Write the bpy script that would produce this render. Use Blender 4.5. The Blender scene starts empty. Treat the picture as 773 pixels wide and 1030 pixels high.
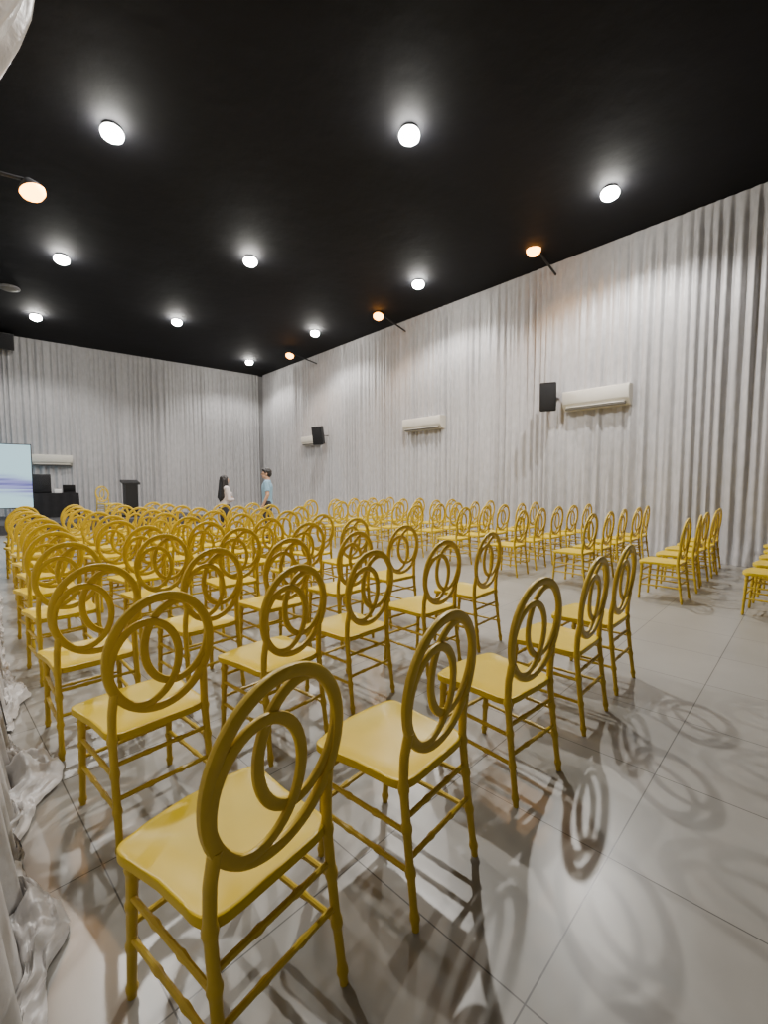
import bpy, bmesh, math, random
from mathutils import Vector, Matrix, Euler, noise
R = math.radians
PI = math.pi
scene = bpy.context.scene
C = scene.collection
rnd = random.Random(7)

# ------------------------------------------------------------------ camera
F = 454.0; HOR = 483.0; CAMH = 1.36; AZ = 44.0
PITCH = math.atan((515 - HOR) / F)
CE = Euler((R(90) - PITCH, 0, R(AZ - 90)))
CM = CE.to_matrix()
O = Vector((0, 0, CAMH))
cd = bpy.data.cameras.new('camera'); cam = bpy.data.objects.new('camera', cd); C.objects.link(cam)
cam.location = O; cam.rotation_euler = CE
cd.sensor_fit = 'VERTICAL'; cd.sensor_height = 36.0; cd.lens = F / 1030 * 36.0
cd.clip_start = 0.02; cd.clip_end = 200
scene.camera = cam

def ray(px, py):
    return (CM @ Vector(((px - 386.5) / F, -(py - 515) / F, -1))).normalized()
def on_z(px, py, z=0.0):
    d = ray(px, py); return O + d * ((z - CAMH) / d.z)
WANG = 85.1
U = Vector((math.cos(R(WANG)), math.sin(R(WANG)), 0))
V = Vector((U.y, -U.x, 0))
Z = Vector((0, 0, 1))
WROT = R(WANG - 90)
def ab(a, b, z=0.0): return V * a + U * b + Z * z
def on_a(px, py, a):
    d = ray(px, py); return O + d * (a / d.dot(V))
def on_b(px, py, b):
    d = ray(px, py); return O + d * (b / d.dot(U))
A_R, B_F, HC = 9.1, 18.4, 5.80

# ------------------------------------------------------------------ materials
def nt(name):
    m = bpy.data.materials.new(name); m.use_nodes = True
    t = m.node_tree
    return m, t, t.nodes['Principled BSDF']
def mat(name, col, rough=0.5, metal=0.0, var=0.0, vscale=6.0, bump=0.0, bscale=30.0, emit=None, estr=0.0, coat=0.0, sheen=0.0, stretch=None, spec=0.5):
    m, t, b = nt(name)
    N = t.nodes; L = t.links
    b.inputs['Base Color'].default_value = (*col, 1)
    b.inputs['Roughness'].default_value = rough
    b.inputs['Metallic'].default_value = metal
    b.inputs['Specular IOR Level'].default_value = spec
    if coat: b.inputs['Coat Weight'].default_value = coat; b.inputs['Coat Roughness'].default_value = 0.2
    if sheen: b.inputs['Sheen Weight'].default_value = sheen
    tc = N.new('ShaderNodeTexCoord'); src = tc.outputs['Object']
    if stretch:
        mp = N.new('ShaderNodeMapping'); mp.inputs['Scale'].default_value = stretch; L.new(src, mp.inputs['Vector']); src = mp.outputs[0]
    if var:
        no = N.new('ShaderNodeTexNoise'); no.inputs['Scale'].default_value = vscale; no.inputs['Detail'].default_value = 4
        L.new(src, no.inputs['Vector'])
        mr = N.new('ShaderNodeMapRange'); mr.inputs['From Min'].default_value = .3; mr.inputs['From Max'].default_value = .7
        L.new(no.outputs['Fac'], mr.inputs['Value'])
        mx = N.new('ShaderNodeMix'); mx.data_type = 'RGBA'
        mx.inputs[6].default_value = (*[c * (1 - var) for c in col], 1)
        mx.inputs[7].default_value = (*[min(1, c * (1 + var)) for c in col], 1)
        L.new(mr.outputs[0], mx.inputs[0]); L.new(mx.outputs[2], b.inputs['Base Color'])
    if bump:
        n2 = N.new('ShaderNodeTexNoise'); n2.inputs['Scale'].default_value = bscale; n2.inputs['Detail'].default_value = 5
        L.new(src, n2.inputs['Vector'])
        bp = N.new('ShaderNodeBump'); bp.inputs['Strength'].default_value = bump; bp.inputs['Distance'].default_value = 0.02
        L.new(n2.outputs['Fac'], bp.inputs['Height']); L.new(bp.outputs['Normal'], b.inputs['Normal'])
    if emit:
        b.inputs['Emission Color'].default_value = (*emit, 1); b.inputs['Emission Strength'].default_value = estr
    return m

M = {}
M['gold'] = mat('gold_resin', (0.55, 0.385, 0.020), 0.36, 0.0, var=0.08, vscale=9, spec=.42)
M['goldseat'] = mat('gold_seat_resin', (0.61, 0.438, 0.010), 0.31, 0.0, var=0.05, vscale=7, spec=.22)
M['drape'] = mat('silvery_white_drape', (0.420, 0.415, 0.424), 0.37, 0, var=0.09, vscale=12, bump=0.34, bscale=22, sheen=0.12, stretch=(1, 1, .5))
M['satin'] = mat('silver_satin_drape', (0.50, 0.487, 0.475), 0.34, 0.0, var=0.09, vscale=9, bump=0.3, bscale=13, sheen=0.15)
M['wall'] = mat('wall_paint', (0.33, 0.325, 0.33), 0.8, 0, var=0.05)
M['dark_wall'] = mat('grey_wall_paint', (0.15, 0.145, 0.14), 0.85, 0, var=0.05)
M['ceil'] = mat('black_ceiling', (0.0022, 0.0024, 0.0042), 0.8, 0, var=0.6, vscale=.6, bump=0.4, bscale=3, spec=.25)
M['black'] = mat('black_plastic', (0.008, 0.008, 0.009), 0.45, 0, bump=0.1, bscale=120)
M['blackcloth'] = mat('black_cloth', (0.012, 0.012, 0.014), 0.9, 0, var=0.2, bump=0.2, bscale=60)
M['grille'] = mat('black_grille', (0.012, 0.012, 0.014), 0.6, 0.3, bump=0.5, bscale=200)
M['acwhite'] = mat('cream_plastic', (0.60, 0.575, 0.51), 0.4, 0, var=0.03)
M['acgrey'] = mat('grey_plastic', (0.16, 0.155, 0.14), 0.5, 0, var=0.05)
M['metal'] = mat('grey_metal', (0.25, 0.25, 0.26), 0.4, 0.8, var=0.05)
M['lampwhite'] = mat('lit_lens', (0.9, 0.9, 0.9), 0.4, emit=(1.0, 0.97, 0.90), estr=150)
M['lamporange'] = mat('lit_warm_lens', (0.9, 0.6, 0.3), 0.4, emit=(1.0, 0.36, 0.04), estr=20)
M['reflector'] = mat('dark_reflector', (0.02, 0.02, 0.02), 0.5, 0.3, var=0.03)
M['fixgrey'] = mat('unlit_fixture_grey', (0.20, 0.20, 0.21), 0.5, 0.1, var=0.05)
M['stage'] = mat('stage_carpet', (0.06, 0.06, 0.065), 0.95, 0, var=0.2, vscale=40)
M['skin'] = mat('skin', (0.50, 0.30, 0.20), 0.55, 0, var=0.06)
M['hair'] = mat('black_hair', (0.008, 0.006, 0.006), 0.5, 0, bump=0.4, bscale=60)
M['bluecloth'] = mat('light_blue_cloth', (0.22, 0.37, 0.50), 0.85, 0, var=0.06, bump=0.2, bscale=20)
M['whitecloth'] = mat('white_cloth', (0.62, 0.56, 0.55), 0.85, 0, var=0.05, bump=0.2, bscale=20)
M['darktrouser'] = mat('dark_trouser_cloth', (0.03, 0.033, 0.045), 0.9, 0, var=0.1)
M['eye'] = mat('eye_dark', (0.02, 0.015, 0.012), 0.2, 0, var=0.02)
M['lip'] = mat('lip', (0.38, 0.13, 0.11), 0.5, 0, var=0.03)
M['white'] = mat('white_plastic', (0.8, 0.8, 0.8), 0.4, 0, var=0.02)

def floor_mat():
    m, t, b = nt('grey_floor_tile'); N = t.nodes; L = t.links
    g = N.new('ShaderNodeNewGeometry'); s = N.new('ShaderNodeSeparateXYZ'); L.new(g.outputs['Position'], s.inputs[0])
    p = on_z(612, 862)
    T = 0.64
    outs = []; cells = []
    for ax, off in (('X', p.x), ('Y', p.y)):
        a = N.new('ShaderNodeMath'); a.operation = 'SUBTRACT'; L.new(s.outputs[ax], a.inputs[0]); a.inputs[1].default_value = off - 64
        pp = N.new('ShaderNodeMath'); pp.operation = 'PINGPONG'; L.new(a.outputs[0], pp.inputs[0]); pp.inputs[1].default_value = T / 2
        outs.append(pp)
        dv = N.new('ShaderNodeMath'); dv.operation = 'DIVIDE'; L.new(a.outputs[0], dv.inputs[0]); dv.inputs[1].default_value = T
        fl = N.new('ShaderNodeMath'); fl.operation = 'FLOOR'; L.new(dv.outputs[0], fl.inputs[0]); cells.append(fl)
    mn = N.new('ShaderNodeMath'); mn.operation = 'MINIMUM'; L.new(outs[0].outputs[0], mn.inputs[0]); L.new(outs[1].outputs[0], mn.inputs[1])
    lt = N.new('ShaderNodeMapRange'); L.new(mn.outputs[0], lt.inputs['Value'])
    lt.inputs['From Min'].default_value = 0.0014; lt.inputs['From Max'].default_value = 0.0032
    cx = N.new('ShaderNodeCombineXYZ'); L.new(cells[0].outputs[0], cx.inputs[0]); L.new(cells[1].outputs[0], cx.inputs[1])
    wn = N.new('ShaderNodeTexWhiteNoise'); L.new(cx.outputs[0], wn.inputs['Vector'])
    no = N.new('ShaderNodeTexNoise'); no.inputs['Scale'].default_value = 2.6; no.inputs['Detail'].default_value = 7
    L.new(g.outputs['Position'], no.inputs['Vector'])
    ad = N.new('ShaderNodeMath'); ad.operation = 'MULTIPLY_ADD'; L.new(wn.outputs['Value'], ad.inputs[0]); ad.inputs[1].default_value = 0.15; L.new(no.outputs['Fac'], ad.inputs[2])
    mr = N.new('ShaderNodeMapRange'); L.new(ad.outputs[0], mr.inputs['Value']); mr.inputs['From Min'].default_value = 0.3; mr.inputs['From Max'].default_value = 0.9
    c1 = N.new('ShaderNodeMix'); c1.data_type = 'RGBA'; L.new(mr.outputs[0], c1.inputs[0])
    c1.inputs[6].default_value = (0.252, 0.241, 0.215, 1); c1.inputs[7].default_value = (0.318, 0.306, 0.277, 1)
    c2 = N.new('ShaderNodeMix'); c2.data_type = 'RGBA'; L.new(lt.outputs[0], c2.inputs[0])
    c2.inputs[6].default_value = (0.06, 0.056, 0.05, 1); L.new(c1.outputs[2], c2.inputs[7])
    L.new(c2.outputs[2], b.inputs['Base Color'])
    rr = N.new('ShaderNodeMapRange'); L.new(no.outputs['Fac'], rr.inputs['Value']); rr.inputs['To Min'].default_value = 0.25; rr.inputs['To Max'].default_value = 0.36
    L.new(rr.outputs[0], b.inputs['Roughness'])
    return m
M['floor'] = floor_mat()

def screen_mat():
    m, t, b = nt('projected_image'); N = t.nodes; L = t.links
    tc = N.new('ShaderNodeTexCoord'); s = N.new('ShaderNodeSeparateXYZ'); L.new(tc.outputs['Object'], s.inputs[0])
    mp = N.new('ShaderNodeMapping'); mp.inputs['Rotation'].default_value = (0, R(10), 0); mp.inputs['Scale'].default_value = (0.22, 1, 4.2)
    L.new(tc.outputs['Object'], mp.inputs['Vector'])
    no = N.new('ShaderNodeTexNoise'); no.inputs['Scale'].default_value = 2.6; no.inputs['Detail'].default_value = 1; L.new(mp.outputs[0], no.inputs['Vector'])
    cr = N.new('ShaderNodeValToRGB'); L.new(no.outputs['Fac'], cr.inputs[0])
    e = cr.color_ramp.elements
    e[0].position = 0.34; e[0].color = (0.10, 0.10, 0.42, 1); e[1].position = 0.64; e[1].color = (0.50, 0.72, 0.90, 1)
    x = cr.color_ramp.elements.new(0.48); x.color = (0.30, 0.30, 0.70, 1)
    sn = N.new('ShaderNodeMath'); sn.operation = 'SINE'
    mu = N.new('ShaderNodeMath'); mu.operation = 'MULTIPLY'; mu.inputs[1].default_value = 2.2; L.new(s.outputs['X'], mu.inputs[0]); L.new(mu.outputs[0], sn.inputs[0])
    of = N.new('ShaderNodeMath'); of.operation = 'MULTIPLY_ADD'; L.new(sn.outputs[0], of.inputs[0]); of.inputs[1].default_value = 0.12; of.inputs[2].default_value = -0.33
    df = N.new('ShaderNodeMath'); df.operation = 'SUBTRACT'; L.new(s.outputs['Z'], df.inputs[0]); L.new(of.outputs[0], df.inputs[1])
    ab_ = N.new('ShaderNodeMath'); ab_.operation = 'ABSOLUTE'; L.new(df.outputs[0], ab_.inputs[0])
    mr = N.new('ShaderNodeMapRange'); L.new(ab_.outputs[0], mr.inputs['Value']); mr.interpolation_type = 'SMOOTHSTEP'
    mr.inputs['From Min'].default_value = 0.08; mr.inputs['From Max'].default_value = 0.36
    mr.inputs['To Min'].default_value = 1; mr.inputs['To Max'].default_value = 0
    mx = N.new('ShaderNodeMix'); mx.data_type = 'RGBA'; L.new(mr.outputs[0], mx.inputs[0])
    mx.inputs[6].default_value = (0.55, 0.86, 0.96, 1); L.new(cr.outputs[0], mx.inputs[7])
    L.new(mx.outputs[2], b.inputs['Emission Color']); b.inputs['Emission Strength'].default_value = 1.15
    b.inputs['Base Color'].default_value = (0.05, 0.05, 0.05, 1)
    return m
M['screen'] = screen_mat()

# ------------------------------------------------------------------ helpers
def obj(name, bm, m, parent=None, smooth=True, ang=42):
    bmesh.ops.recalc_face_normals(bm, faces=bm.faces)
    me = bpy.data.meshes.new(name); bm.to_mesh(me); bm.free()
    if smooth:
        for p in me.polygons: p.use_smooth = True
        me.set_sharp_from_angle(angle=R(ang))
    me.materials.append(m)
    o = bpy.data.objects.new(name, me); C.objects.link(o)
    if parent: o.parent = parent
    return o
def thing(name, label, cat, loc=(0, 0, 0), rotz=0, group=None):
    o = bpy.data.objects.new(name, None); C.objects.link(o)
    o.empty_display_size = 0.1
    o.location = loc; o.rotation_euler = (0, 0, rotz)
    o['label'] = label; o['category'] = cat
    if group: o['group'] = group
    return o
def tag(o, label, cat, group=None):
    o['label'] = label; o['category'] = cat
    if group: o['group'] = group
    return o
def struct(o): o['kind'] = 'structure'; return o
def dup(root, loc, rotz, label, group=None):
    r = root.copy(); C.objects.link(r); r.location = loc; r.rotation_euler = (0, 0, rotz); r['label'] = label
    if group: r['group'] = group
    for ch in list(root.children):
        c = ch.copy(); C.objects.link(c); c.parent = r
        for g in list(ch.children):
            d = g.copy(); C.objects.link(d); d.parent = c
    return r
def bx(bm, c, s, bev=0.0, rot=None, seg=2):
    t = bmesh.new(); bmesh.ops.create_cube(t, size=1.0)
    for v in t.verts: v.co = Vector((v.co.x * s[0], v.co.y * s[1], v.co.z * s[2]))
    if bev: bmesh.ops.bevel(t, geom=list(t.edges), offset=bev, segments=seg, affect='EDGES', profile=0.5)
    if rot: bmesh.ops.rotate(t, verts=t.verts, cent=(0, 0, 0), matrix=rot)
    bmesh.ops.translate(t, verts=t.verts, vec=Vector(c))
    me = bpy.data.meshes.new('tmp'); t.to_mesh(me); t.free(); bm.from_mesh(me); bpy.data.meshes.remove(me)
    return bm
def sweep(bm, pts, radii, seg=10):
    pts = [Vector(p) for p in pts]; n = len(pts)
    rings = []; u = None
    for i in range(n):
        d = (pts[min(i + 1, n - 1)] - pts[max(i - 1, 0)]).normalized()
        if u is None:
            u = d.orthogonal().normalized()
        else:
            u = (u - d * u.dot(d)).normalized()
        w = d.cross(u)
        r = radii[i] if isinstance(radii, (list, tuple)) else radii
        rings.append([bm.verts.new(pts[i] + (u * math.cos(2 * PI * k / seg) + w * math.sin(2 * PI * k / seg)) * r) for k in range(seg)])
    for i in range(n - 1):
        for k in range(seg):
            bm.faces.new((rings[i][k], rings[i][(k + 1) % seg], rings[i + 1][(k + 1) % seg], rings[i + 1][k]))
    bm.faces.new(rings[0]); bm.faces.new(rings[-1])
    return bm
def lathe(bm, prof, n=24, M4=None):
    rings = []
    for r, z in prof:
        if r < 1e-5: rings.append([bm.verts.new((0, 0, z))])
        else: rings.append([bm.verts.new((r * math.cos(2 * PI * k / n), r * math.sin(2 * PI * k / n), z)) for k in range(n)])
    for i in range(len(rings) - 1):
        a, b = rings[i], rings[i + 1]
        for k in range(n):
            k2 = (k + 1) % n
            if len(a) == 1 and len(b) == 1: continue
            if len(a) == 1: bm.faces.new((a[0], b[k], b[k2]))
            elif len(b) == 1: bm.faces.new((a[k], a[k2], b[0]))
            else: bm.faces.new((a[k], a[k2], b[k2], b[k]))
    if M4 is not None: bmesh.ops.transform(bm, matrix=M4, verts=bm.verts)
    return bm
def prism(bm, prof, x0, x1, bev=0):
    a = [bm.verts.new((x0, y, z)) for y, z in prof]; b = [bm.verts.new((x1, y, z)) for y, z in prof]
    n = len(prof)
    for k in range(n): bm.faces.new((a[k], a[(k + 1) % n], b[(k + 1) % n], b[k]))
    bm.faces.new(a); bm.faces.new(b)
    return bm

# ------------------------------------------------------------------ room shell
def slab(name, pts, thick, m):
    bm = bmesh.new()
    lo = [bm.verts.new(p) for p in pts]; hi = [bm.verts.new(p + thick) for p in pts]
    n = len(pts)
    bm.faces.new(lo); bm.faces.new(hi)
    for k in range(n): bm.faces.new((lo[k], lo[(k + 1) % n], hi[(k + 1) % n], hi[k]))
    return struct(obj(name, bm, m, smooth=False))
def wall(name, p0, p1, out, m):
    return slab(name, [p0, p1, p1 + Z * HC, p0 + Z * HC], out * 0.15, m)
AL, BN, BJ, AFL = -0.30, -2.6, 8.0, -5.0
slab('floor', [ab(AFL - .2, BN - .2), ab(A_R + .2, BN - .2), ab(A_R + .2, B_F + .2), ab(AFL - .2, B_F + .2)], -Z * 0.1, M['floor'])
slab('ceiling', [ab(AFL - .2, BN - .2, HC), ab(A_R + .2, BN - .2, HC), ab(A_R + .2, B_F + .2, HC), ab(AFL - .2, B_F + .2, HC)], Z * 0.1, M['ceil'])
wall('wall_right', ab(A_R, BN), ab(A_R, B_F), V, M['wall'])
wall('wall_far', ab(AFL, B_F), ab(A_R, B_F), U, M['wall'])
wall('wall_near', ab(AL, BN), ab(A_R, BN), -U, M['dark_wall'])
wall('wall_left', ab(AL, BN), ab(AL, BJ), -V, M['wall'])
wall('wall_left_return', ab(AFL, BJ), ab(AL - .15, BJ), -U, M['wall'])
wall('wall_left_far', ab(AFL, BJ), ab(AFL, B_F), -V, M['wall'])

# ------------------------------------------------------------------ drapes
def nz(x, y=0.0, z=0.0): return noise.noise(Vector((x, y, z)))
def folds(s, z, seed, per=0.165):
    w = 1.9 * nz(s * 0.7, seed) + 1.0 * nz(s * 2.1, seed + 3)
    ph = 2 * PI * s / per + 3.4 * w + 0.45 * nz(s * 1.3, z * 0.25, seed)
    am = max(.30, .72 + 1.0 * nz(s * 1.9, z * .10, seed + 21))
    f = 0.035 * am * (math.sin(ph) + .3 * math.sin(2 * ph + 1.0))
    f += 0.024 * nz(s * 4.6, z * 0.09, seed + 31) + 0.034 * nz(s * 11.5, z * 0.2, seed + 41) + 0.010 * nz(s * 20, z * 0.6, seed + 51)
    f += 0.014 * nz(s * 1.6, z * 0.2, seed + 7) + 0.006 * nz(s * 7, z * 1.8, seed + 17)
    return max(-.14, f)
def drape(name, p0, dirv, nrm, L, seed, m, label):
    bm = bmesh.new()
    nc = int(L / 0.015); zs = [HC - .01, HC - .05, HC - .12, HC - .22, HC - .36] + [HC - .36 - (HC - .365) * k / 26 for k in range(1, 27)]
    rows = []
    for z in zs:
        t = 1 - z / HC
        row = []
        top = min(1.0, .22 + (HC - z) / .36 * .78)
        for i in range(nc + 1):
            s = L * i / nc
            fl = 0.05 * max(0, (t - 0.93) / 0.07) ** 2
            o = 0.16 + folds(s, z, seed) * (0.9 + 0.25 * t) * top + fl * (1 + nz(s * 4, seed))
            row.append(bm.verts.new(p0 + dirv * s + nrm * max(0.015, o) + Z * z))
        rows.append(row)
    for j in range(len(rows) - 1):
        for i in range(nc):
            bm.faces.new((rows[j][i], rows[j][i + 1], rows[j + 1][i + 1], rows[j + 1][i]))
    return tag(obj(name, bm, m, ang=80), label, 'curtain')
drape('drape', ab(A_R, BN + .1), U, -V, B_F - BN - .42, 11.0, M['drape'], 'tall pleated white drape covering the long right wall behind the loudspeakers')
drape('drape', ab(AFL + .3, B_F), V, -U, A_R - AFL - .6, 37.0, M['drape'], 'tall pleated white drape across the far wall behind the screen and lectern')

def near_drape(b0, b1, label):
    bm = bmesh.new()
    nc = int((b1 - b0) / 0.016); nr = 52; npud = 18
    rows = []
    def nfold(b, z):
        w = 1.3 * nz(b * 0.8, 71.0) + 0.5 * nz(b * 2.1, 74.0)
        ph = 2 * PI * b / .235 + 2.8 * w + 0.30 * nz(b * 1.3, z * 0.3, 71.0)
        return 0.036 * (math.sin(ph) + .3 * math.sin(2 * ph + 1.1)) + .02 * nz(b * 3, z * .5, 78.) + .005 * nz(b * 9, z * 1.6, 88.)
    def spread(b):
        g = lambda c, w: math.exp(-((b - c) / w) ** 2)
        return 0.030 + 0.10 * g(1.62, 0.18) + 0.18 * g(2.5, 0.20) + 0.10 * g(3.6, 0.30) + 0.02 * nz(b * 5, 2.2)
    def base(z, b):
        o = -0.085
        if z < 0.95: o += 0.085 * (1 - z / 0.95) ** 1.6
        t = max(0, min(1, (z - 2.3) / .9))
        o += 0.285 * t * t * (3 - 2 * t) * max(0, min(1, (3.0 - b) / .8))
        return o
    for j in range(nr + 1):
        t = j / nr; z = 0.05 + (HC - 0.07) * (1 - t) ** 1.25
        row = []
        for i in range(nc + 1):
            b = b0 + (b1 - b0) * i / nc
            pinch = 0.45 + 0.55 * min(1, abs(z - 1.5) / 0.9)
            o = base(z, b) + nfold(b, z) * (0.7 if z < 1.5 else .45) * pinch
            row.append(bm.verts.new(ab(max(AL + .03, o), b, z)))
        rows.append(row)
    for j in range(1, npud + 1):
        t = j / npud; row = []
        for i in range(nc + 1):
            b = b0 + (b1 - b0) * i / nc
            s = spread(b)
            o = base(0.05, b) + nfold(b, 0.05) * 0.7 * (1 - t) + s * t
            hgt = 0.11 * s / 0.2 * math.sin(PI * min(1, t * 0.97)) ** 0.6 * (0.4 + 1.0 * abs(nz(b * 8.5, t * 2.6, 4.4))) + 0.038 * abs(nz(b * 18, t * 6, 9.1))
            z = 0.05 * (1 - t) + hgt + 0.004
            bb = b + 0.05 * nz(b * 7, t * 4, 1.7) * t
            row.append(bm.verts.new(ab(o + 0.035 * nz(b * 10, t * 3, 5.5) * t, bb, max(0.004, z))))
        rows.append(row)
    for j in range(len(rows) - 1):
        for i in range(nc):
            bm.faces.new((rows[j][i], rows[j][i + 1], rows[j + 1][i + 1], rows[j + 1][i]))
    return tag(obj('curtain', bm, M['satin'], ang=80), label, 'curtain')
near_drape(.55, 3.02, 'silvery white satin curtain at the left edge nearest the camera, hem bunched on the floor')
near_drape(3.08, 5.4, 'second white satin curtain from the camera at the left edge beside the chairs')
near_drape(5.46, 7.9, 'third white satin curtain from the camera at the left edge, below the orange spotlight')

# ------------------------------------------------------------------ chairs
LEAN = math.tan(R(6)); YB = -0.185; RX, RZ, CTR = 0.190, 0.219, 0.708
def lean(x, z, y=0.0): return Vector((x, YB - (z - 0.46) * LEAN + y, z))
def ring_bm(cx, cz, rx, rz, rr, ry, n=48, m=12, dy=0.0):
    bm = bmesh.new(); rings = []
    for i in range(n):
        t = 2 * PI * i / n
        c = Vector((cx + rx * math.cos(t), 0, cz + rz * math.sin(t)))
        nn = Vector((math.cos(t) / rx, 0, math.sin(t) / rz)).normalized()
        ring = []
        for k in range(m):
            q = 2 * PI * k / m
            cq, sq = math.cos(q), math.sin(q)          # flattened, squarish band section
            cq = math.copysign(abs(cq) ** .7, cq); sq = math.copysign(abs(sq) ** .7, sq)
            p = c + nn * (rr * cq) + Vector((0, ry * sq + dy, 0))
            ring.append(bm.verts.new(lean(p.x, p.z, p.y)))
        rings.append(ring)
    for i in range(n):
        a, b = rings[i], rings[(i + 1) % n]
        for k in range(m): bm.faces.new((a[k], a[(k + 1) % m], b[(k + 1) % m], b[k]))
    return bm
def node_rad(n, r0, r1, nodes):
    out = []
    for i in range(n):
        t = i / (n - 1); r = r0 + (r1 - r0) * t
        for q in nodes: r += 0.005 * math.exp(-((t - q) / 0.020) ** 2)
        out.append(r)
    return out
def lerp_pts(keys, n):
    keys = [Vector(k) for k in keys]
    ls = [0]
    for i in range(1, len(keys)): ls.append(ls[-1] + (keys[i] - keys[i - 1]).length)
    out = []
    for i in range(n):
        d = ls[-1] * i / (n - 1)
        for k in range(1, len(keys)):
            if d <= ls[k] + 1e-9:
                out.append(keys[k - 1].lerp(keys[k], (d - ls[k - 1]) / (ls[k] - ls[k - 1]))); break
    return out
def seat_bm():
    bm = bmesh.new(); n = 88
    def outline(t, k):
        c, s = math.cos(t), math.sin(t)
        e = 0.26
        x = (abs(c) ** e) * math.copysign(1, c); y = (abs(s) ** e) * math.copysign(1, s)
        wd = 0.203 + 0.018 * y
        yy = 0.200 * y
        if y > 0.5: yy += 0.026 * max(0.0, 1 - (x / 0.72) ** 2) * (y - .5) * 2
        if abs(x) > .5: wd -= 0.010 * max(0.0, 1 - (y / 0.7) ** 2) * (abs(x) - .5) * 2
        return x * wd * k, yy * k
    ZT = 0.440
    layers = [(0.90, ZT - .028), (0.990, ZT - .028), (1.0, ZT - .025), (1.0, ZT - .004), (0.994, ZT - .001), (0.985, ZT), (0.94, ZT), (0.90, ZT - .003), (0.5, ZT - .006), (0.25, ZT - .007)]
    rings = []
    for k, z in layers:
        ring = []
        for i in range(n):
            x, y = outline(2 * PI * i / n, k)
            zz = z - (0.010 * max(0, (y - 0.14) / 0.08) ** 2)
            ring.append(bm.verts.new((x, y, zz)))
        rings.append(ring)
    for a, b in zip(rings, rings[1:]):
        for i in range(n): bm.faces.new((a[i], a[(i + 1) % n], b[(i + 1) % n], b[i]))
    bm.faces.new(rings[0])
    c = bm.verts.new((0, 0, ZT - .0072))
    for i in range(n): bm.faces.new((rings[-1][i], rings[-1][(i + 1) % n], c))
    return bm
def make_chair(label):
    t = thing('banquet_chair', label, 'chair')
    obj('seat', seat_bm(), M['goldseat'], t, ang=30)
    obj('back_hoop', ring_bm(0, CTR, RX, RZ, 0.0180, 0.0120, 60), M['gold'], t)
    for s in (-1, 1):
        obj('inner_ring', ring_bm(s * 0.060, CTR + s * 0.030, 0.123, 0.161, 0.0155, 0.0085, 48, 12, dy=s * 0.004), M['gold'], t)
    for s in (-1, 1):
        pts = lerp_pts([(s * 0.180, 0.186, 0.0), (s * 0.174, 0.166, 0.414)], 44)
        bm = bmesh.new(); sweep(bm, pts, node_rad(44, 0.0120, 0.0160, (0.06, 0.36, 0.64, 0.88)), 10); obj('leg', bm, M['gold'], t)
        a = lean(s * 0.165, 0.600)
        pts = lerp_pts([(s * 0.180, -0.240, 0.0), (s * 0.176, -0.210, 0.22), (s * 0.174, -0.186, 0.43), (s * 0.172, -0.188, 0.52), a], 56)
        bm = bmesh.new(); sweep(bm, pts, node_rad(56, 0.0120, 0.0160, (0.06, 0.28, 0.5, 0.7)), 10); obj('leg', bm, M['gold'], t)
    def st(p, q):
        bm = bmesh.new(); sweep(bm, lerp_pts([p, q], 30), node_rad(30, 0.0086, 0.0086, (0.33, 0.67)), 8); obj('stretcher', bm, M['gold'], t)
    for s in (-1, 1):
        for z in (0.17, 0.29): st((s * 0.177, 0.186 - z * 0.05, z), (s * 0.177, -0.240 + z * 0.135, z))
    for z in (0.21, 0.33): st((-0.176, 0.186 - z * 0.05, z), (0.176, 0.186 - z * 0.05, z))
    for z in (0.21, 0.33): st((-0.177, -0.240 + z * 0.135, z), (0.177, -0.240 + z * 0.135, z))
    return t
ORD = ['first', 'second', 'third', 'fourth', 'fifth', 'sixth', 'seventh']
ROWW = ['nearest', 'second-nearest', 'third-nearest', 'fourth-nearest', 'fifth-nearest', 'sixth-nearest', 'seventh-nearest', 'eighth-nearest', 'ninth-nearest', 'tenth-nearest', 'eleventh-nearest']
chair0 = None
def put_chair(x, y, rz, label, group, z=0.0):
    global chair0
    if chair0 is None:
        chair0 = make_chair(label); chair0['group'] = group
        chair0.location = (x, y, z); chair0.rotation_euler = (0, 0, rz)
        return chair0
    return dup(chair0, (x, y, z), rz, label, group)
def by_top(px, py, rot=0.0):
    p = on_z(px, py, 0.944); q = R(rot)
    return p.x - 0.238 * math.sin(q), p.y + 0.238 * math.cos(q), q
def by_feet(p1, p2):
    a = on_z(*p1); b = on_z(*p2); m_ = (a + b) / 2; q = math.atan2(b.y - a.y, b.x - a.x); q = max(-R(9), min(R(9), q))
    return m_.x - .24 * math.sin(q), m_.y + .24 * math.cos(q), q
r1 = [(.530, 1.080, R(7)), by_feet((415, 940), (480, 857)), by_feet((521, 810), (561, 776)), by_feet((587, 741), (611, 714)), by_feet((620, 700), (638, 681))]
r2 = [by_top(164, 595, 3), by_top(300, 568, 4), by_top(376, 553, 2), by_top(449, 543, -2), by_top(495, 535, 2)]
r3 = [by_top(97, 567, -2), by_top(216, 551, 3), by_top(292, 541, 0), by_top(360, 534, 2), by_top(408, 528, -3)]
rows_left = [r1, r2, r3]
XL = [0.68, 1.34, 2.01, 2.69, 3.37, 4.03]
for k in range(8):
    y = 3.90 + 0.80 * k
    ncol = 5 if k < 3 else (6 if k < 6 else 4)
    rows_left.append([(x + .085 * (y - 3.6) + rnd.uniform(-.05, .05), y + rnd.uniform(-.03, .03), R(rnd.uniform(-5, 5))) for x in XL[:ncol]])
for ri, row in enumerate(rows_left):
    for ci, (x, y, q) in enumerate(row):
        put_chair(x, y, q, 'gold ring-back chair, %s from the left in the %s row of the left block' % (ORD[ci], ROWW[ri]), 'gold chairs of the left block')
XR = [5.95, 6.58, 7.20, 7.82, 8.42]
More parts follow.
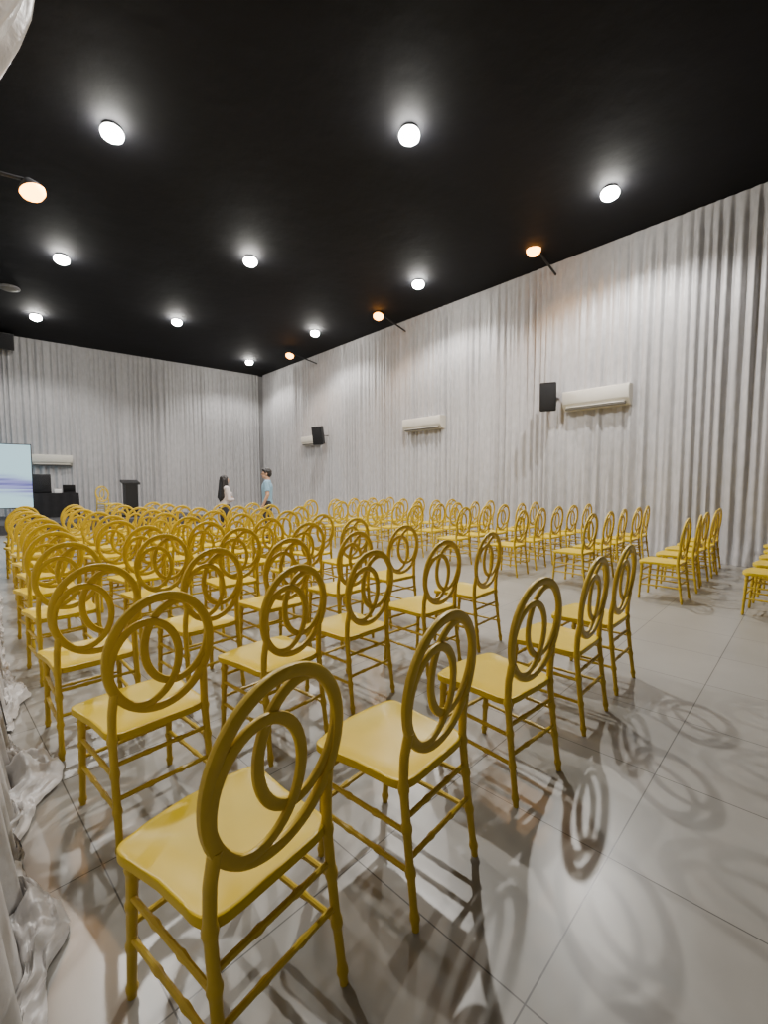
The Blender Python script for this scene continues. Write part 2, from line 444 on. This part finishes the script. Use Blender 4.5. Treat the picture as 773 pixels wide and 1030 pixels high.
for ri in range(9):
    for ci, x in enumerate(XR):
        y = 0.30 + 0.98 * ri + rnd.uniform(-.03, .03)
        put_chair(x + rnd.uniform(-.04, .04), y, R(rnd.uniform(-4, 4)), 'gold ring-back chair, %s from the aisle in the %s row of the right block' % (ORD[ci], ROWW[ri]), 'gold chairs of the right block')

# ------------------------------------------------------------------ stage area
bm = bmesh.new(); bx(bm, (0, 0, 0.125), (9.6, 3.6, 0.25), 0.01)
st_ = obj('stage_platform', bm, M['stage'], smooth=False); st_.location = ab(0.3, 16.3, 0); st_.rotation_euler = (0, 0, WROT)
tag(st_, 'low dark carpeted stage platform along the far wall', 'stage')
SZ = 0.252
p = on_b(108, 505, 15.2); put_chair(p.x, p.y, R(200), 'gold ring-back chair standing alone on the stage beside the black lectern', 'gold chairs on the stage', SZ)

p = on_b(131.5, 500, 15.6)
t = thing('lectern', 'black upright lectern with slanted top in front of the far drape', 'lectern', (p.x, p.y, SZ), WROT)
bm = bmesh.new(); bx(bm, (0, 0, 0.03), (0.50, 0.46, 0.06), 0.01); obj('base', bm, M['black'], t)
bm = bmesh.new(); prism(bm, [(-.17, .06), (.17, .06), (.2, 1.04), (-.2, .98)], -.17, .17); obj('column', bm, M['black'], t)
bm = bmesh.new(); prism(bm, [(-.22, .97), (.22, 1.06), (.22, 1.12), (-.22, 1.03)], -.235, .235); obj('top', bm, M['black'], t)

# projection screen
pr = on_b(33, 480, 16.4); a1 = pr.dot(V)
zt = on_b(30, 447, 16.4).z; zb = on_b(30, 511, 16.4).z
w = 3.0; hgt = zt - zb
t = thing('projection_screen', 'lit projection screen at the left edge showing a pale blue picture with purple band', 'screen', ab(a1 - w / 2, 16.4, SZ), WROT)
zc = (zt + zb) / 2 - SZ
bm = bmesh.new(); bx(bm, (0, 0, 0), (w - .05, 0.02, hgt - .05)); o = obj('screen_surface', bm, M['screen'], t, smooth=False); o.location = (0, -.012, zc)
bm = bmesh.new()
for s in (-1, 1):
    bx(bm, (s * (w / 2 - .0125), 0, zc), (.025, .05, hgt), .004); bx(bm, (0, 0, zc + s * (hgt / 2 - .0125)), (w - .05, .05, .025), .004)
obj('frame', bm, M['black'], t)
for s in (-1, 1):
    bm = bmesh.new(); bx(bm, (s * (w / 2 - .2), 0.0, (zb - SZ) / 2 + .02), (.05, .04, zb - SZ - .03), .004); bx(bm, (s * (w / 2 - .2), 0, .02), (.06, .7, .04), .006); obj('leg', bm, M['black'], t)

# sound table beside the screen
p = on_b(55, 505, 16.9)
t = thing('table', 'table under a floor-length black cloth to the right of the screen', 'table', (p.x, p.y, SZ), WROT)
bm = bmesh.new(); bx(bm, (0, 0, .70), (1.15, .6, .03), .005); obj('tabletop', bm, M['black'], t)
bm = bmesh.new()
n = 96; top = []; bot = []
for i in range(n):
    q = i / n * 4; k = int(q); f = q - k
    cs = [(-.585, -.31), (.585, -.31), (.585, .31), (-.585, .31)]
    a, b = Vector(cs[k]), Vector(cs[(k + 1) % 4]); pt = a.lerp(b, f)
    wv = 1 + .05 * math.sin(i * 1.3)
    top.append(bm.verts.new((pt.x, pt.y, .722))); bot.append(bm.verts.new((pt.x * wv, pt.y * wv, .01)))
for i in range(n): bm.faces.new((top[i], top[(i + 1) % n], bot[(i + 1) % n], bot[i]))
bm.faces.new(top)
obj('tablecloth', bm, M['blackcloth'], t)
tl = p
def on_table(dx, dy): return tl + V * dx + U * dy
q = on_table(-.30, 0)
t = thing('loudspeaker', 'black loudspeaker standing on the black-clothed table beside the screen', 'speaker', (q.x, q.y, SZ + .724), WROT)
bm = bmesh.new(); bx(bm, (0, 0, .28), (.44, .36, .56), .015); obj('cabinet', bm, M['black'], t)
bm = bmesh.new(); bx(bm, (0, -.186, .28), (.39, .016, .50), .005); obj('grille', bm, M['grille'], t)
q = on_table(.07, -.14)
t = thing('mixer', 'small white box on the black-clothed table beside the screen', 'box', (q.x, q.y, SZ + .724), WROT)
bm = bmesh.new(); bx(bm, (0, 0, .06), (.18, .18, .12), .01); obj('case', bm, M['white'], t)
bm = bmesh.new(); bx(bm, (0, 0, .124), (.14, .13, .01), .003); obj('panel', bm, M['acgrey'], t)
q = on_table(.38, 0)
t = thing('laptop', 'black open laptop at the right end of the black-clothed table', 'laptop', (q.x, q.y, SZ + .724), WROT + R(172))
bm = bmesh.new(); bx(bm, (0, 0, .012), (.32, .24, .022), .004); obj('keyboard_base', bm, M['black'], t)
bm = bmesh.new(); bx(bm, (0, .13, .13), (.32, .012, .23), .004, Matrix.Rotation(R(-12), 3, 'X')); obj('lid', bm, M['black'], t)

# ------------------------------------------------------------------ air conditioners
def ac_unit(c, w_, h_, rz, label):
    d_ = 0.26
    t = thing('air_conditioner', label, 'air conditioner', c, rz, 'wall air conditioners')
    y0 = d_ / 2
    prof = [(y0, -h_ / 2), (y0, h_ / 2), (-y0 * .86, h_ / 2), (-y0, h_ * .44), (-y0, -h_ * .20), (-y0 * .90, -h_ * .26), (-y0 * .25, -h_ * .5)]
    bm = bmesh.new(); prism(bm, prof, -w_ / 2, w_ / 2); obj('body', bm, M['acwhite'], t, ang=25)
    bm = bmesh.new(); bx(bm, (0, -y0 * .60, -h_ * .39), (w_ * .90, .04, h_ * .26), .004, Matrix.Rotation(R(-50), 3, 'X')); obj('vent', bm, M['acgrey'], t)
    for q in (0, 1):
        bm = bmesh.new(); bx(bm, (0, -y0 * (.86 - .30 * q), -h_ * (.34 + .11 * q)), (w_ * .88, .045, .010), .002, Matrix.Rotation(R(28), 3, 'X')); obj('louver', bm, M['acwhite'], t)
    bm = bmesh.new(); bx(bm, (0, -y0 - .003, h_ * .12), (w_ * .985, .016, h_ * .58), .004); obj('front_panel', bm, M['acwhite'], t)
    return t
RW = R(WANG - 180)
def ac_right(pl, pr_, hpx, label):
    a = A_R - 0.36
    L_ = on_a(*pl, a); Rr_ = on_a(*pr_, a); c = (L_ + Rr_) / 2; w_ = abs((L_ - Rr_).dot(U))
    mid = ((pl[0] + pr_[0]) / 2, (pl[1] + pr_[1]) / 2)
    hh = on_a(mid[0], mid[1] - hpx / 2, a).z - on_a(mid[0], mid[1] + hpx / 2, a).z
    c.z = on_a(*mid, a).z
    return ac_unit(c + V * .13, w_, hh, RW, label)
ac_right((566, 404), (633, 395), 20, 'large cream wall air conditioner nearest the camera beside a black speaker')
ac_right((405, 428), (443, 424), 12.5, 'middle cream wall air conditioner on the right wall without a speaker beside it')
ac_right((303, 444), (319, 442), 8.5, 'farthest cream air conditioner on the right wall, partly behind a black speaker')
bq = B_F - 0.36
L_ = on_b(31, 463, bq); Rr_ = on_b(73, 463, bq); c = (L_ + Rr_) / 2
ac_unit(c + U * .13, (L_ - Rr_).length, on_b(52, 457, bq).z - on_b(52, 468, bq).z, WROT, 'cream wall air conditioner on the far wall just right of the screen')

# wall speakers
def wall_speaker(px, py, wpx, hpx, label, tilt=12, off=0.55, yaw=25):
    a = A_R - off
    c = on_a(px, py, a)
    dist = (c - O).length
    dd = ray(px, py).dot(CM @ Vector((0, 0, -1)))
    k = dist * dd / F
    w_, h_ = wpx * k * .88, hpx * k
    t = thing('loudspeaker', label, 'speaker', c, RW + R(yaw), 'wall loudspeakers')
    Rt = Matrix.Rotation(R(tilt), 3, 'X')
    bm = bmesh.new()
    prof = [(-w_ / 2, -.14), (w_ / 2, -.14), (w_ * .34, .14), (-w_ * .34, .14)]
    lo = [bm.verts.new(Rt @ Vector((x, y, -h_ / 2))) for x, y in prof]; hi = [bm.verts.new(Rt @ Vector((x, y, h_ / 2))) for x, y in prof]
    bm.faces.new(lo); bm.faces.new(hi)
    for i in range(4): bm.faces.new((lo[i], lo[(i + 1) % 4], hi[(i + 1) % 4], hi[i]))
    bmesh.ops.bevel(bm, geom=list(bm.edges), offset=.012, segments=2, affect='EDGES')
    obj('cabinet', bm, M['black'], t)
    bm = bmesh.new(); bx(bm, Rt @ Vector((0, -.146, 0)), (w_ - .04, .015, h_ - .05), .004, Rt); obj('grille', bm, M['grille'], t)
    bm = bmesh.new()
    Ry = Matrix.Rotation(-R(yaw), 3, 'Z')
    sweep(bm, [(0, .1, 0), Ry @ Vector((0, off - .12, .02)), Ry @ Vector((0, off, .02))], .022, 8)
    obj('bracket', bm, M['metal'], t)
    return t
wall_speaker(552, 399, 18, 28, 'black loudspeaker left of the nearest air conditioner on the right wall')
wall_speaker(321, 438, 13, 18, 'small black loudspeaker in front of the farthest air conditioner on the right wall')
def far_speaker():
    c = on_b(3, 343, B_F - .5)
    t = thing('loudspeaker', 'black loudspeaker high on the far drape at the left edge', 'speaker', c, WROT, 'wall loudspeakers')
    Rx = Matrix.Rotation(R(12), 3, 'X')
    bm = bmesh.new(); bx(bm, (0, 0, 0), (.5, .32, .48), .02, Rx); obj('cabinet', bm, M['black'], t)
    bm = bmesh.new(); bx(bm, Rx @ Vector((0, -.165, 0)), (.45, .015, .43), .005, Rx); obj('grille', bm, M['grille'], t)
    bm = bmesh.new(); sweep(bm, [(0, .1, 0), (0, .48, .05)], .02, 8); obj('bracket', bm, M['metal'], t)
far_speaker()

# ------------------------------------------------------------------ ceiling lights
def lamp(loc, power, col, rad, ang=146, target=None, blend=.45):
    ld = bpy.data.lights.new('lamp_light', 'SPOT'); ld.energy = power; ld.color = col; ld.shadow_soft_size = rad
    ld.spot_size = R(ang); ld.spot_blend = blend
    lo = bpy.data.objects.new('lamp_light', ld); C.objects.link(lo); lo.location = loc
    if target is not None: lo.rotation_euler = (Vector(target) - Vector(loc)).to_track_quat('-Z', 'Y').to_euler()
    return lo
clabels = [((113, 136), 590, 146, 'bright round ceiling light at upper left, nearest of the left column'),
           ((412, 138), 800, 146, 'bright round ceiling light nearest the camera in the middle column'),
           ((614, 196), 630, 148, 'bright round ceiling light nearest the right wall drape and the camera'),
           ((62, 262), 365, 146, 'round ceiling light second in the left column, beyond the left orange spotlight'),
           ((252, 264), 300, 146, 'round ceiling light second in the middle column'),
           ((421, 287), 440, 148, 'round ceiling light second along the right wall, between two orange spotlights'),
           ((36, 320), 350, 148, 'round ceiling light farthest in the left column, above the screen'),
           ((178, 325), 350, 148, 'round ceiling light farthest in the middle column, near the far drape'),
           ((317, 336), 380, 148, 'round ceiling light third along the right wall, above the farthest orange spotlight'),
           ((251, 365), 350, 148, 'small round ceiling light close to the far corner of the drapes')]
cl0 = None
for pp_, en, an_, lab in clabels:
    p = on_z(*pp_, HC - 0.10)
    loc = (p.x, p.y, HC)
    if cl0 is None:
        cl0 = thing('ceiling_light', lab, 'ceiling light', loc, 0, 'round ceiling lights')
        bm = bmesh.new(); lathe(bm, [(0, 0), (.10, 0), (.112, -.012), (.112, -.03), (0, -.03)]); obj('housing', bm, M['reflector'], cl0)
        bm = bmesh.new(); lathe(bm, [(0, -.031), (.108, -.032), (.128, -.06), (.132, -.09), (.118, -.13), (.073, -.16), (0, -.172)]); obj('lens', bm, M['lampwhite'], cl0)
    else: dup(cl0, loc, 0, lab, 'round ceiling lights')
    lamp((p.x, p.y, HC - .21), en, (1.0, .968, .925), .05, an_, blend=.42)
p = on_z(9, 290, HC - .03)
t = thing('ceiling_light', 'unlit grey round ceiling fixture at the left edge above the screen', 'ceiling light', (p.x, p.y, HC), 0)
bm = bmesh.new(); lathe(bm, [(0, 0), (.20, 0), (.21, -.02), (.20, -.045), (.17, -.05), (0, -.05)]); obj('housing', bm, M['fixgrey'], t)
bm = bmesh.new(); lathe(bm, [(0, -.05), (.16, -.052), (.13, -.075), (0, -.085)]); obj('lens', bm, M['acgrey'], t)

# orange spotlights on arms
def arm_light(lp, attach, label):
    t = thing('arm_spotlight', label, 'spotlight', lp, 0, 'orange spotlights on arms')
    at_ = attach - lp
    bm = bmesh.new(); sweep(bm, [at_, at_ * .5 + Z * .02, at_ * .12 + Z * .05, Z * .06], .022, 8); obj('arm', bm, M['black'], t)
    nrm = V if at_.dot(V) > 0 else -V
    bm = bmesh.new(); bx(bm, (0, 0, 0), (.05, .16, .22), .008); bmesh.ops.rotate(bm, verts=bm.verts, cent=(0, 0, 0), matrix=Matrix.Rotation(WROT, 3, 'Z')); bmesh.ops.translate(bm, verts=bm.verts, vec=at_); obj('wall_plate', bm, M['black'], t)
    aim = (-Z * 1.0 - nrm * 0.35 - U * .25).normalized()
    q = aim.to_track_quat('-Z', 'Y').to_matrix().to_4x4()
    bm = bmesh.new(); lathe(bm, [(0, .07), (.05, .07), (.07, .04), (.115, -.015), (.132, -.055), (.124, -.055), (.105, -.025), (0, -.025)], 20, q); obj('lamp_head', bm, M['black'], t)
    bm = bmesh.new(); lathe(bm, [(0, -.026), (.104, -.027), (.135, -.065), (.125, -.10), (.085, -.14), (0, -.165)], 20, q); obj('lens', bm, M['lamporange'], t)
    lamp(lp + aim * .20, 90, (1.0, .50, .16), .08, 155, lp + aim * 3)
for (lx, ly), (ax, ay), off, lab in [((537, 249), (563, 281), .95, 'orange spotlight on a black arm nearest the camera on the right wall'),
                                   ((381, 316), (412, 336), 1.1, 'orange spotlight on a black arm, second along the right wall'),
                                   ((292, 356), (322, 367), 1.3, 'orange spotlight on a black arm farthest along the right wall')]:
    arm_light(on_a(lx, ly, A_R - off), on_a(ax, ay, A_R - .03), lab)
lp = on_z(30, 187, 4.85)
arm_light(lp, lp - V * (lp.dot(V) - AL - .02), 'orange spotlight on an arm reaching in from the left edge')

# ------------------------------------------------------------------ people
def capsule(bm, p0, p1, r0, r1, asp=1.0, seg=14, hem=4, flat0=False, flat1=False):
    p0 = Vector(p0); p1 = Vector(p1); d = (p1 - p0).normalized()
    X = Vector((1, 0, 0))
    u = X - d * X.dot(d)
    u = u.normalized() if u.length > .2 else (Vector((0, 1, 0)) - d * d.y).normalized()
    w_ = d.cross(u)
    lst = []
    if flat0: lst.append((p0, r0))
    else:
        for k in range(1, hem + 1):
            an = -PI / 2 + PI / 2 * k / hem; lst.append((p0 + d * r0 * math.sin(an) * min(1, asp + .2), r0 * math.cos(an)))
    if flat1: lst.append((p1, r1))
    else:
        for k in range(0, hem):
            an = PI / 2 * k / hem; lst.append((p1 + d * r1 * math.sin(an) * min(1, asp + .2), r1 * math.cos(an)))
    rings = [[bm.verts.new(c + (u * math.cos(2 * PI * k / seg) + w_ * (asp * math.sin(2 * PI * k / seg))) * r) for k in range(seg)] for c, r in lst]
    for a, b in zip(rings, rings[1:]):
        for k in range(seg): bm.faces.new((a[k], a[(k + 1) % seg], b[(k + 1) % seg], b[k]))
    e0 = bm.verts.new(p0 if flat0 else p0 - d * r0 * min(1, asp + .2)); e1 = bm.verts.new(p1 if flat1 else p1 + d * r1 * min(1, asp + .2))
    for k in range(seg):
        bm.faces.new((rings[0][(k + 1) % seg], rings[0][k], e0)); bm.faces.new((rings[-1][k], rings[-1][(k + 1) % seg], e1))
def ell(bm, c, r, seg=20):
    t = bmesh.new(); bmesh.ops.create_uvsphere(t, u_segments=seg, v_segments=seg // 2 + 2, radius=1)
    for v in t.verts: v.co = Vector((v.co.x * r[0] + c[0], v.co.y * r[1] + c[1], v.co.z * r[2] + c[2]))
    me = bpy.data.meshes.new('tmp'); t.to_mesh(me); t.free(); bm.from_mesh(me); bpy.data.meshes.remove(me)
def fuse(name, bm, m, parent, vox=0.007, smooth_it=3):
    bmesh.ops.recalc_face_normals(bm, faces=bm.faces)
    me = bpy.data.meshes.new(name); bm.to_mesh(me); bm.free()
    o = bpy.data.objects.new(name, me); C.objects.link(o)
    md = o.modifiers.new('r', 'REMESH'); md.mode = 'VOXEL'; md.voxel_size = vox; md.use_smooth_shade = True
    if smooth_it:
        s = o.modifiers.new('s', 'SMOOTH'); s.iterations = smooth_it; s.factor = .5
    dg = bpy.context.evaluated_depsgraph_get()
    nm = bpy.data.meshes.new_from_object(o.evaluated_get(dg))
    o.modifiers.clear(); o.data = nm
    nm.materials.clear(); nm.materials.append(m)
    for p_ in nm.polygons: p_.use_smooth = True
    o.parent = parent
    return o
def hand(bm, w0, dr, nr, side):
    dr = Vector(dr).normalized(); nr = Vector(nr); nr = (nr - dr * nr.dot(dr)).normalized(); la = dr.cross(nr) * side
    w0 = Vector(w0)
    for k, (of, L_) in enumerate(((-.032, .062), (-.011, .072), (.011, .078), (.032, .070))):
        kn = w0 + dr * .088 + la * of
        capsule(bm, w0 + la * of * .55, kn, .016, .0125, seg=8, hem=3)
        d1 = (dr + nr * .30 + la * of * 5).normalized(); d2 = (dr + nr * 1.1 + la * of * 3).normalized()
        m1 = kn + d1 * L_ * .55; capsule(bm, kn, m1, .010, .009, seg=8, hem=3); capsule(bm, m1, m1 + d2 * L_ * .45, .009, .0075, seg=8, hem=3)
    b_ = w0 + dr * .03 + la * .028; m1 = w0 + dr * .066 + la * .062 + nr * .014
    capsule(bm, b_, m1, .014, .011, seg=8, hem=3); capsule(bm, m1, m1 + dr * .032 + nr * .012 + la * .006, .0105, .0085, seg=8, hem=3)
def person(loc, rz, sc, label, female, wristL, wristR, elbL, elbR, hdL, hdR, nL, nR, top_m, low_m):
    t = thing('person', label, 'person', loc, rz); t.scale = sc
    sw = .165 if female else .19; hw = .095
    hd = Vector((0, .015, 1.595))
    bm = bmesh.new()
    capsule(bm, (0, 0, .93), (0, 0, 1.02), .155, .135 if female else .145, .68)
    capsule(bm, (0, 0, 1.02), (0, .0, 1.28), .125 if female else .145, .15 if female else .165, .66)
    if female:
        for s in (-1, 1): ell(bm, (s * .07, .085, 1.235), (.065, .06, .065))
    capsule(bm, (-sw + .03, -.005, 1.385), (sw - .03, -.005, 1.385), .06, .06)
    capsule(bm, (0, -.01, 1.36), hd + Vector((0, -.02, -.06)), .062 if not female else .052, .055 if not female else .047)
    ell(bm, hd + Vector((0, -.008, .022)), (.076, .095, .100)); ell(bm, hd + Vector((0, .025, -.055)), (.056, .062, .060))
    ell(bm, hd + Vector((0, .068, -.088)), (.024, .018, .02))
    capsule(bm, hd + Vector((0, .088, .012)), hd + Vector((0, .106, -.026)), .009, .013, seg=10, hem=3)
    for s in (-1, 1):
        ell(bm, hd + Vector((s * .078, -.01, -.005)), (.010, .020, .032))
        ell(bm, hd + Vector((s * .032, .082, .022)), (.022, .012, .010))
    legs = []
    for s in (-1, 1):
        hip = Vector((s * hw, 0, .90)); kn = Vector((s * (hw + .005), .015, .49)); an = Vector((s * (hw + .012), -.02, .09))
        legs.append((s, hip, kn, an))
        capsule(bm, hip, kn, .088, .056); capsule(bm, kn, an, .054, .036); ell(bm, (kn + an) / 2 + Vector((0, -.025, .08)), (.045, .045, .12))
        capsule(bm, an + Vector((0, -.01, -.045)), an + Vector((0, .15, -.06)), .036, .028)
    arms = []
    for s, el, wr, hd_, nn in ((-1, elbL, wristL, hdL, nL), (1, elbR, wristR, hdR, nR)):
        sh = Vector((s * sw, -.005, 1.385)); el = Vector(el); wr = Vector(wr); arms.append((s, sh, el, wr))
        capsule(bm, sh, el, .052 if not female else .044, .040 if not female else .034); capsule(bm, el, wr, .040 if not female else .034, .026 if not female else .022)
        hand(bm, wr, hd_, nn, -s)
    fuse('body', bm, M['skin'], t, .006, 2)
    bm = bmesh.new()
    capsule(bm, (0, 0, .90), (0, 0, 1.04), .172, .15, .70, flat0=True)
    capsule(bm, (0, 0, 1.02), (0, 0, 1.28), .142 if female else .162, .165 if female else .182, .68)
    if female:
        for s in (-1, 1): ell(bm, (s * .07, .088, 1.235), (.075, .07, .075))
    capsule(bm, (-sw + .03, -.005, 1.385), (sw - .03, -.005, 1.385), .072, .072)
    capsule(bm, (0, -.012, 1.38), (0, -.008, 1.455), .085, .070, flat1=True)
    for s, sh, el, wr in arms:
        mid = sh.lerp(el, .72) if not female else el
        if female:
            capsule(bm, sh, el, .058, .05); capsule(bm, el, el.lerp(wr, .75), .05, .042, flat1=True)
        else: capsule(bm, sh, mid, .068, .062, flat1=True)
    fuse('shirt' if not female else 'blouse', bm, top_m, t, .009, 2)
    bm = bmesh.new()
    capsule(bm, (0, 0, .90), (0, 0, 1.0), .165, .148, .70, flat1=True)
    for s, hip, kn, an in legs:
        capsule(bm, hip, kn, .103, .076); capsule(bm, kn, an + Vector((0, 0, .01)), .074, .060, flat1=True)
    fuse('trousers', bm, low_m, t, .009, 2)
    for s, hip, kn, an in legs:
        bm = bmesh.new()
        capsule(bm, an + Vector((0, -.015, -.045)), an + Vector((0, .165, -.058)), .045, .036)
        capsule(bm, an + Vector((0, 0, -.03)), an + Vector((0, 0, .0)), .046, .044)
        for v in bm.verts: v.co.z = max(0.0, v.co.z)
        o = fuse('shoe', bm, M['black'], t, .008, 1)
        for v in o.data.vertices: v.co.z = max(0.0, v.co.z)
    for s in (-1, 1):
        bm = bmesh.new(); ell(bm, hd + Vector((s * .032, .089, .008)), (.013, .008, .008), 12); obj('eye', bm, M['eye'], t)
    bm = bmesh.new(); ell(bm, hd + Vector((0, .086, -.056)), (.024, .009, .007), 12); obj('mouth', bm, M['lip'], t)
    bm = bmesh.new()
    ell(bm, hd + Vector((0, -.022, .045)), (.086, .100, .094)); ell(bm, hd + Vector((0, -.055, .0)), (.080, .068, .085))
    if female:
        for x in (-.08, -.04, 0, .04, .08):
            capsule(bm, hd + Vector((x * .8, -.055, .01)), hd + Vector((x * 1.2, -.105, -.52 + abs(x))), .05, .042)
        for s in (-1, 1): capsule(bm, hd + Vector((s * .078, .0, .03)), hd + Vector((s * .105, .02, -.28)), .034, .032)
    else:
        for s in (-1, 1): ell(bm, hd + Vector((s * .068, .005, .03)), (.02, .025, .045))
        ell(bm, hd + Vector((0, .06, .092)), (.06, .04, .03))
    fuse('hair', bm, M['hair'], t, .008, 2)
    return t
pm = on_z(270, 545)
pw = on_z(227, 544)
person((pm.x, pm.y, 0), R(52), (.98, .98, .94), 'man in light blue shirt and dark trousers standing behind the chairs, facing the woman', False,
       (-.235, .07, .87), (.235, .055, .87), (-.245, -.035, 1.11), (.245, -.035, 1.11), (.03, .22, -1), (-.03, .2, -1), (1, .1, 0), (-1, .1, 0), M['bluecloth'], M['darktrouser'])
person((pw.x, pw.y, 0), R(-92), (.94, .94, .85), 'woman with long dark hair and white blouse, forearms crossed, standing behind the chairs', True,
       (-.01, .205, 1.12), (.01, .235, 1.085), (-.22, .02, 1.12), (.22, .02, 1.10), (.85, -.35, .1), (-.85, -.35, .1), (-.3, -.9, -.1), (.3, -.9, -.1), M['whitecloth'], M['darktrouser'])

# ------------------------------------------------------------------ world
wd = bpy.data.worlds.new('world'); scene.world = wd; wd.use_nodes = True
wd.node_tree.nodes['Background'].inputs[0].default_value = (.02, .02, .022, 1)
wd.node_tree.nodes['Background'].inputs[1].default_value = 1.0
